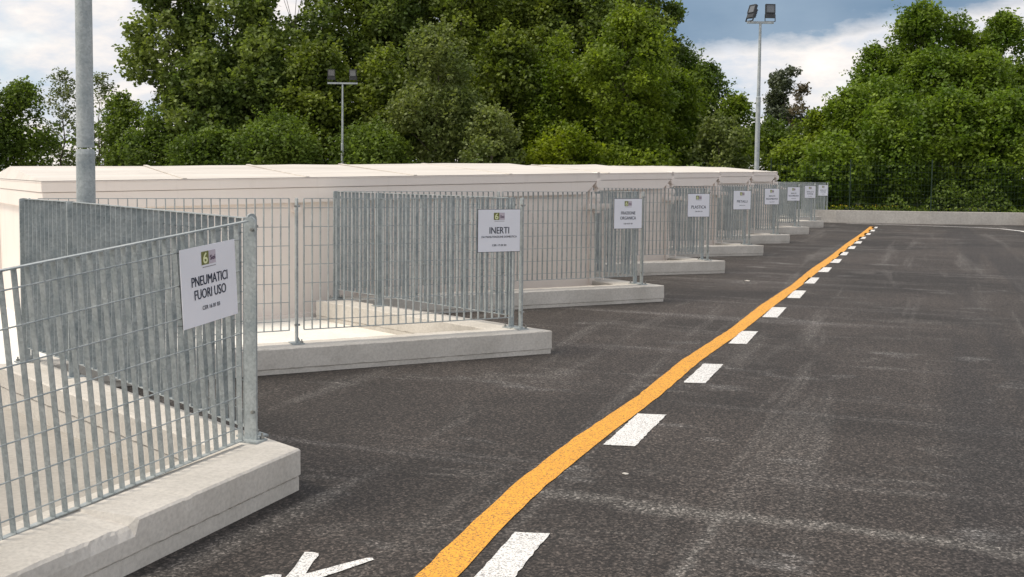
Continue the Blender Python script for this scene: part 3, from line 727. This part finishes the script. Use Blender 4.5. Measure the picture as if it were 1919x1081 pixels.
def tree(kind, x, y_, h, r, cb, lab, seed, lean=0.0):
    rng = np.random.default_rng(seed); ls, cf, dens, nc = KIND[kind]
    t = thing('tree' if h > 4.2 else 'young_tree', (x, y_, -0.1), lab, 'tree', 'trees of the wood behind the yard')
    H = h+0.1; cb_ = cb; mid = (H+cb_)/2; hh = (H-cb_)/2
    nc = int(nc*max(1.0, min(1.8, hh/r*0.6)))
    # clumps through the crown volume, mostly outwards; the crown narrows at the top
    cl = []
    tries = 0
    while len(cl) < nc and tries < 5000:
        tries += 1
        u = rng.uniform(-1, 1); th = rng.uniform(0, 2*math.pi); rad = rng.uniform(0.35, 1.0)**0.5
        prof = math.sqrt(max(0, 1-abs(u)**2.4))*(1.0-0.22*max(0, u))
        if kind == 'pine': prof = (1-u)/2*0.55+0.45
        cr = r*cf*rng.uniform(0.75, 1.5)
        px = math.cos(th)*rad*prof*(r-cr*0.6); py = math.sin(th)*rad*prof*(r-cr*0.6); pz = mid+u*(hh-cr*0.7)
        cl.append((px, py, pz, cr))
    cl.append((0, 0, H-r*cf*0.7, r*cf*0.85))
    pts = []
    for (px, py, pz, cr) in cl:
        m = int(dens*4*math.pi*cr*cr*0.62)
        if m < 12: m = 12
        d = rng.normal(size=(m, 3)); d /= np.linalg.norm(d, axis=1)[:, None]
        rad = rng.uniform(0.35, 1.0, m)**0.5 * (1+0.25*np.sin(d[:, 0]*5+px*3)*np.cos(d[:, 1]*6+pz*2))
        p = d*rad[:, None]*cr; p[:, 2] *= 0.78; pts.append(p + np.array([px, py, pz]))
        # a few sprays reaching out past the clump
        for _ in range(4 if kind != 'poplar' else 6):
            dv = rng.normal(size=3); dv[2] = abs(dv[2])*0.8+0.15 ; dv /= np.linalg.norm(dv)
            L = cr*rng.uniform(1.0, 1.55); k = max(5, int(L/ls*2.2)); s = rng.uniform(0.55, 1.0, k)
            pts.append(np.array([px, py, pz])+dv*s[:, None]*L+rng.normal(size=(k, 3))*ls*0.45)
    cen = np.concatenate(pts)
    me = leaf_mesh('crown', cen, ls, LEAF[kind], rng, 0.8 if kind in ('poplar', 'olive') else 0.66)
    o = link(bpy.data.objects.new('crown', me)); o.parent = t
    tk = MB(); tr = max(0.05, r*0.055); segs = 5; prev = V3((0, 0, 0)); top = H*(0.66 if kind == 'poplar' else 0.76)
    path = [prev]
    for i in range(1, segs+1):
        q = V3((rng.normal()*0.05*r, rng.normal()*0.05*r, top*i/segs)); path.append(q)
        tk.tube(path[i-1], q, tr*(1-(i-1)/segs*0.8), tr*(1-i/segs*0.8), n=8, cap=False)
    for (px, py, pz, cr) in cl[:26]:
        zst = max(0.3, pz-math.hypot(px, py)*0.9); s = min(zst/top, 0.98)*segs; i = int(s); a = path[i].lerp(path[min(i+1, segs)], s-i)
        c = V3((px, py, pz)); mdl = a.lerp(c, 0.5)+V3((0, 0, 0.08*r)); rr_ = tr*(1-s/segs*0.75)*0.42
        tk.tube(a, mdl, rr_, rr_*0.6, n=5, cap=False); tk.tube(mdl, c, rr_*0.6, rr_*0.2, n=5, cap=False)
    tk.build('trunk', BARK, t, smooth=True)
    return t
TREES = [
  ('dark',-38.29,34.40,4.93,1.73,0.3,'dark bushy tree at the left edge of the picture'),
  ('dark',-37.27,35.88,5.22,1.46,0.3,'dark bushy tree between the left edge and the thick pole'),
  ('feather',-37.83,38.88,5.98,1.05,0.5,'light feathery tree just left of the thick pole'),
  ('feather',-35.48,38.72,5.82,1.05,0.5,'light feathery tree just right of the thick pole'),
  ('dark',-32.36,36.72,4.73,1.10,0.4,'low dark tree between the feathery tree and the poplars'),
  ('dark',-29.09,34.78,3.82,1.20,0.3,'low dark tree under the overhanging poplar'),
  ('poplar',-29.86,36.63,10.13,1.98,3.3,'leftmost tall poplar, its loose crown overhanging to the left'),
  ('poplar',-28.23,38.34,11.96,2.53,1.5,'tall poplar second from the left of the tall group'),
  ('poplar',-26.22,40.21,11.75,2.47,1.5,'tall poplar left of the slim floodlight pole'),
  ('olive',-24.60,42.99,11.98,2.57,1.5,'tall olive green tree directly behind the slim floodlight pole'),
  ('grey',-18.15,38.00,7.26,1.93,1.1,'mid-height grey green tree with a thin pale forked trunk'),
  ('olive',-22.40,46.00,12.45,2.55,2.0,'tall olive tree behind the grey green tree'),
  ('olive',-19.16,46.19,12.02,2.50,1.5,'tall olive tree right of the grey green tree'),
  ('olive',-16.27,46.25,11.35,2.45,1.5,'tall olive tree in the middle with a leaning pale limb'),
  ('bright',-11.58,41.65,8.13,2.15,2.0,'bright green broad tree at the right of the tall group'),
  ('olive',-14.28,48.11,11.83,2.38,1.5,'tall olive tree behind the bright green tree'),
  ('poplar',-11.82,48.00,10.30,1.35,5.3,'dark poplar top sticking out against the slate cloud'),
  ('dark',-11.20,49.31,7.49,1.55,1.0,'dark tree stepping down right of the tall group'),
  ('dark',-9.31,46.83,6.37,1.35,0.8,'rounded dark green tree left of the tall floodlight pole'),
  ('bright',-7.72,45.31,4.82,1.15,0.5,'small fresh green tree just left of the tall floodlight pole'),
  ('grey',-7.79,42.06,3.81,1.35,0.3,'low grey green bush left of the tall floodlight pole foot'),
  ('grey',-15.33,36.95,3.90,1.24,0.3,'low grey green young tree in front of the tall group'),
  ('yellow',-13.04,38.93,3.28,1.64,0.3,'low yellow green bush under the bright green tree'),
  ('dark',-19.91,36.23,3.30,1.74,0.3,'low dark bush right of the slim floodlight pole'),
  ('dark',-23.35,34.89,3.56,1.94,0.3,'low dark bush left of the slim floodlight pole'),
  ('dark',-26.36,34.78,3.16,1.67,0.3,'low dark bush beneath the tall poplars'),
  ('bright',-10.82,40.87,3.04,1.67,0.3,'low fresh green bush at the foot of the bright green tree'),
  ('pine',-9.26,73.70,8.69,2.0,2.2,'distant blue green conifer in the gap right of the tall floodlight pole'),
  ('brown',-8.03,72.04,7.38,0.90,2.5,'distant rusty brown tree in the gap, beside the conifer'),
  ('dark',-6.83,51.03,4.12,1.35,0.5,'low dark tree in the gap below the conifer'),
  ('bright',-4.74,47.55,4.32,1.25,0.5,'fresh green tree at the left foot of the right hand wood'),
  ('right',-3.21,47.07,5.28,1.40,0.6,'lush tree forming the left shoulder of the right hand wood'),
  ('right',-2.59,52.69,7.60,1.40,1.0,'lush tree with a slender top left of the highest crown'),
  ('right',-0.66,53.44,9.62,1.85,1.0,'highest lush crown of the right hand wood'),
  ('right',0.97,54.08,9.07,1.15,1.0,'lush crown just right of the highest one'),
  ('right',2.90,54.84,9.17,1.40,1.0,'lush pointed crown near the right edge'),
  ('right',4.70,55.54,7.69,1.60,1.0,'lush crown cut by the right edge'),
  ('right',-3.41,41.62,3.15,1.42,0.2,'low lush bush behind the far wall, at the end of the orange line'),
  ('right',-1.44,43.47,4.55,1.58,0.2,'rounded lush tree behind the middle of the far wall'),
  ('right',0.61,44.27,4.89,1.64,0.2,'rounded lush tree behind the right part of the far wall'),
  ('right',2.64,44.00,4.63,1.66,0.2,'rounded lush tree behind the right end of the far wall'),
  ('bright',-4.95,43.17,2.86,1.26,0.2,'low fresh green bush behind the farthest sign'),
  ('poplar',-27.51,35.94,6.27,1.85,0.5,'middling poplar filling in below the overhanging crown on the left'),
  ('poplar',-25.88,37.12,7.34,1.87,0.5,'middling poplar, halfway from the overhanging crown to the slim floodlight pole'),
  ('olive',-23.62,38.00,6.81,1.87,0.5,'middling olive green tree just left of the slim floodlight pole'),
  ('olive',-21.20,39.49,6.69,1.56,0.5,'middling olive green tree just right of the slim floodlight pole'),
  ('olive',-16.72,41.78,7.37,1.91,0.5,'middling olive green tree right of the grey green one'),
  ('bright',-14.63,42.60,7.17,1.80,0.5,'middling fresh green tree left of the bright green broad tree'),
  ('bright',-10.23,44.32,5.87,1.57,0.5,'middling fresh green tree right of the bright green broad tree'),
  ('poplar',-14.82,45.75,11.40,2.16,2.0,'tall poplar above the middle of the container roofs'),
  ('olive',-19.74,43.82,11.82,2.16,2.0,'tall olive tree rising above the grey green tree'),
  ('poplar',-22.42,42.77,11.78,2.16,2.0,'tall poplar just right of the slim floodlight pole'),
  ('right',-2.21,48.54,5.84,1.73,0.3,'lush tree on the left slope of the right hand wood'),
  ('right',-0.07,50.45,7.14,1.88,0.3,'lush tree under the highest crown on the right'),
  ('right',1.90,51.22,7.05,1.88,0.3,'lush tree under the pointed crown near the right edge'),
  ('right',-4.01,48.91,4.15,1.41,0.3,'low lush tree where the right hand wood begins'),
  ('right',-1.27,54.28,8.89,1.53,0.3,'lush crown leaning against the left of the highest one'),
  ('right',1.94,55.54,8.42,1.53,0.3,'lush crown in the saddle between the two highest on the right'),
]
for i, T_ in enumerate(TREES): tree(*T_, seed=100+i)

# the darker mass of the wood behind, one uncountable backdrop of leaves
rng = np.random.default_rng(7)
def woods():
    segs = [((-46, 38), (-34, 44), 3.2, 3.2), ((-34, 44), (-26, 47), 4.6, 7.0), ((-26, 47), (-12, 53), 7.0, 7.0), ((-12, 53), (-8.5, 56), 5.5, 3.6), ((-8.5, 57), (-5, 57.5), 3.4, 4.0), ((-5, 57), (9, 60), 4.6, 6.0)]
    P = []
    for a, b, h0, h1 in segs:
        L = math.hypot(b[0]-a[0], b[1]-a[1]); n = int(L*0.5*(h0+h1)*110); s = rng.uniform(0, 1, n)
        hh = h0+(h1-h0)*s + 0.5*np.sin(s*L*1.7)+0.35*np.sin(s*L*4.1+1)
        x = a[0]+(b[0]-a[0])*s+rng.normal(size=n)*0.5; yy = a[1]+(b[1]-a[1])*s+rng.normal(size=n)*0.6
        P.append(np.stack([x, yy, hh*rng.uniform(0, 1, n)], 1))
    return np.concatenate(P)
me = leaf_mesh('woodland', woods(), 0.24, LEAF['dark'], rng, 0.8)
tag(link(bpy.data.objects.new('woodland', me)), 'dark mass of foliage filling in behind the trees', 'woodland', kind='stuff')
# undergrowth close behind the mesh fence
n = 26000; s = rng.uniform(0, 1, n); x = -34+s*42; yb = 36.5+ (x+34)*0.115+ np.where(x > -6, 2.2, 0)
hgt = (1.1+0.5*np.sin(x*1.3)+0.4*np.sin(x*3.7))*np.where(x > -6, 0.8, 1.0)
P = np.stack([x, yb+rng.normal(size=n)*0.5, hgt*rng.uniform(0, 1, n)], 1)
me = leaf_mesh('undergrowth', P, 0.13, LEAF['dark'], rng)
tag(link(bpy.data.objects.new('undergrowth', me)), 'low dark undergrowth along the foot of the trees', 'undergrowth', kind='stuff')
# weeds with yellow heads on top of the bank behind the wall
YEL = simple('yellow weed flowers', (0.62, 0.42, 0.03), 0.7)
n = 900; x = rng.uniform(-3.4, 2.6, n); dens_ = rng.uniform(0, 1, n) < np.where(x < -0.9, 1.0, 0.30); x = x[dens_]; n = len(x)
P = np.stack([x, 35.35+(x+2.7)*0.33+rng.uniform(0, 0.4, n), 0.30+rng.uniform(0, 0.22, n)], 1)
me = leaf_mesh('weeds', P, 0.055, LEAF['yellow'], rng)
wd = tag(link(bpy.data.objects.new('weeds', me)), 'weeds with yellow flowers along the top of the far wall', 'weeds', kind='stuff')
sel = P[(P[:, 0] < -0.6) & (P[:, 2] > 0.46)][::2]; me = leaf_mesh('flower_heads', sel+np.array([0, -0.05, 0.03]), 0.04, YEL, rng)
fo_ = link(bpy.data.objects.new('flower_heads', me)); fo_.parent = wd
sheet('verge', [(-60, 31), (-4.7, 35.05), (0.0, 35.78), (3.0, 36.85), (60, 60), (60, 200), (-60, 200)], 0.16, GRASS)

# road paint -------------------------------------------------------------------
def ribbon(name, ctr, width, z, mat, jit=0.006, seed=1, step=0.12):
    rnd = random.Random(seed); pts = []
    for (x0, y0, w0), (x1, y1, w1) in zip(ctr[:-1], ctr[1:]):
        L = math.hypot(x1-x0, y1-y0); m = max(1, int(L/step))
        for i in range(m): t = i/m; pts.append((x0+(x1-x0)*t, y0+(y1-y0)*t, w0+(w1-w0)*t))
    pts.append(ctr[-1]); v = []; fcs = []
    for i, (x, yy, w_) in enumerate(pts):
        a = pts[max(0, i-1)]; b = pts[min(len(pts)-1, i+1)]; d = V3((b[0]-a[0], b[1]-a[1], 0)).normalized(); nn = V3((-d.y, d.x, 0))
        for s in (1, -1):
            q = V3((x, yy, z)) + nn*s*(w_/2+rnd.uniform(-jit, jit)); v.append(tuple(q))
    for i in range(len(pts)-1): fcs.append((2*i+1, 2*i+3, 2*i+2, 2*i))
    me = bpy.data.meshes.new(name); me.from_pydata(v, [], fcs); me.materials.append(mat)
    o = link(bpy.data.objects.new(name, me)); o['kind'] = 'structure'; return o
ribbon('orange_line', [(-1.42, 2.2, .15), (-1.60, 3.38, .145), (-1.655, 4.0, .14), (-1.69, 4.6, .145), (-1.70, 5.5, .15), (-1.675, 6.74, .135), (-1.70, 8.2, .14), (-1.655, 10, .135), (-1.66, 12, .15), (-1.62, 14.5, .13),
                       (-1.63, 17, .15), (-1.60, 20, .14), (-1.60, 24, .15), (-1.56, 28, .15), (-1.55, 32.6, .15)], 0.15, 0.004, ORANGE, 0.004)
def dash(x0, y0, x1, y1, wd, seed):
    rnd = random.Random(seed); v = []
    P = [V3((x0-wd/2, y0-0.02, 0)), V3((x0+wd/2, y0+0.02, 0)), V3((x1+wd/2, y1+0.02, 0)), V3((x1-wd/2, y1-0.02, 0))]
    pl = subdiv_poly(P, 0.035); pts = [(p.x+rnd.uniform(-.004, .004), p.y+rnd.uniform(-.004, .004)) for p in pl]
    return sheet('dashed_line', pts, 0.004, WHITE)
dash(-1.37, 2.95, -1.45, 3.96, 0.135, 0)
for i in range(15):
    y0 = 5.44+1.872*i; x0 = -1.505+0.004*i+0.012*math.sin(i*2.1)
    dash(x0, y0, x0-0.02, y0+0.80+ (0.1 if i > 2 else 0), 0.165 if i == 0 else 0.145, i+1)
arrow = [(-2.167, 3.412), (-2.14, 3.423), (-2.112, 3.420), (-2.098, 3.399), (-2.085, 3.34), (-2.045, 3.225), (-2.028, 3.255), (-1.975, 3.357), (-1.923, 3.448), (-1.904, 3.460), (-1.888, 3.446), (-1.905, 3.40), (-1.945, 3.29), (-1.990, 3.18), (-2.02, 2.9), (-2.16, 2.9), (-2.10, 3.06), (-2.085, 3.14), (-2.115, 3.26), (-2.150, 3.36)]
sheet('painted_arrow', arrow, 0.004, WHITE)
sheet('painted_arrow', [(-2.17, 3.155), (-2.145, 3.178), (-2.118, 3.183), (-2.108, 3.165), (-2.13, 3.05), (-2.19, 3.05)], 0.004, WHITE)
ribbon('edge_line', [(-2.4, 34.42, .10), (-1.13, 34.35, .10), (0.02, 34.15, .11), (1.2, 33.95, .12), (1.9, 33.55, .14), (2.35, 32.4, .15), (2.65, 30.5, .15), (2.8, 27, .15), (2.9, 10, .15)], .12, 0.004, WHITE)

for (x, yy, sc, lab) in ((-1.33, 4.93, 0.010, 'tiny pale stone on the asphalt between the second dash and the pale joint'), (-2.30, 14.7, 0.022, 'small pale scrap on the asphalt off the PLASTICA kerb tip')):
    bm = bmesh.new(); bmesh.ops.create_icosphere(bm, subdivisions=2, radius=1)
    rn = random.Random(3)
    for v in bm.verts: v.co = v.co*rn.uniform(0.85, 1.15); v.co = (v.co.x*sc*1.6, v.co.y*sc, v.co.z*sc*0.5)
    me = bpy.data.meshes.new('stone'); bm.to_mesh(me); bm.free(); me.materials.append(WALLC)
    o = link(bpy.data.objects.new('stone', me)); o.location = (x, yy, sc*0.4); tag(o, lab, 'stone')
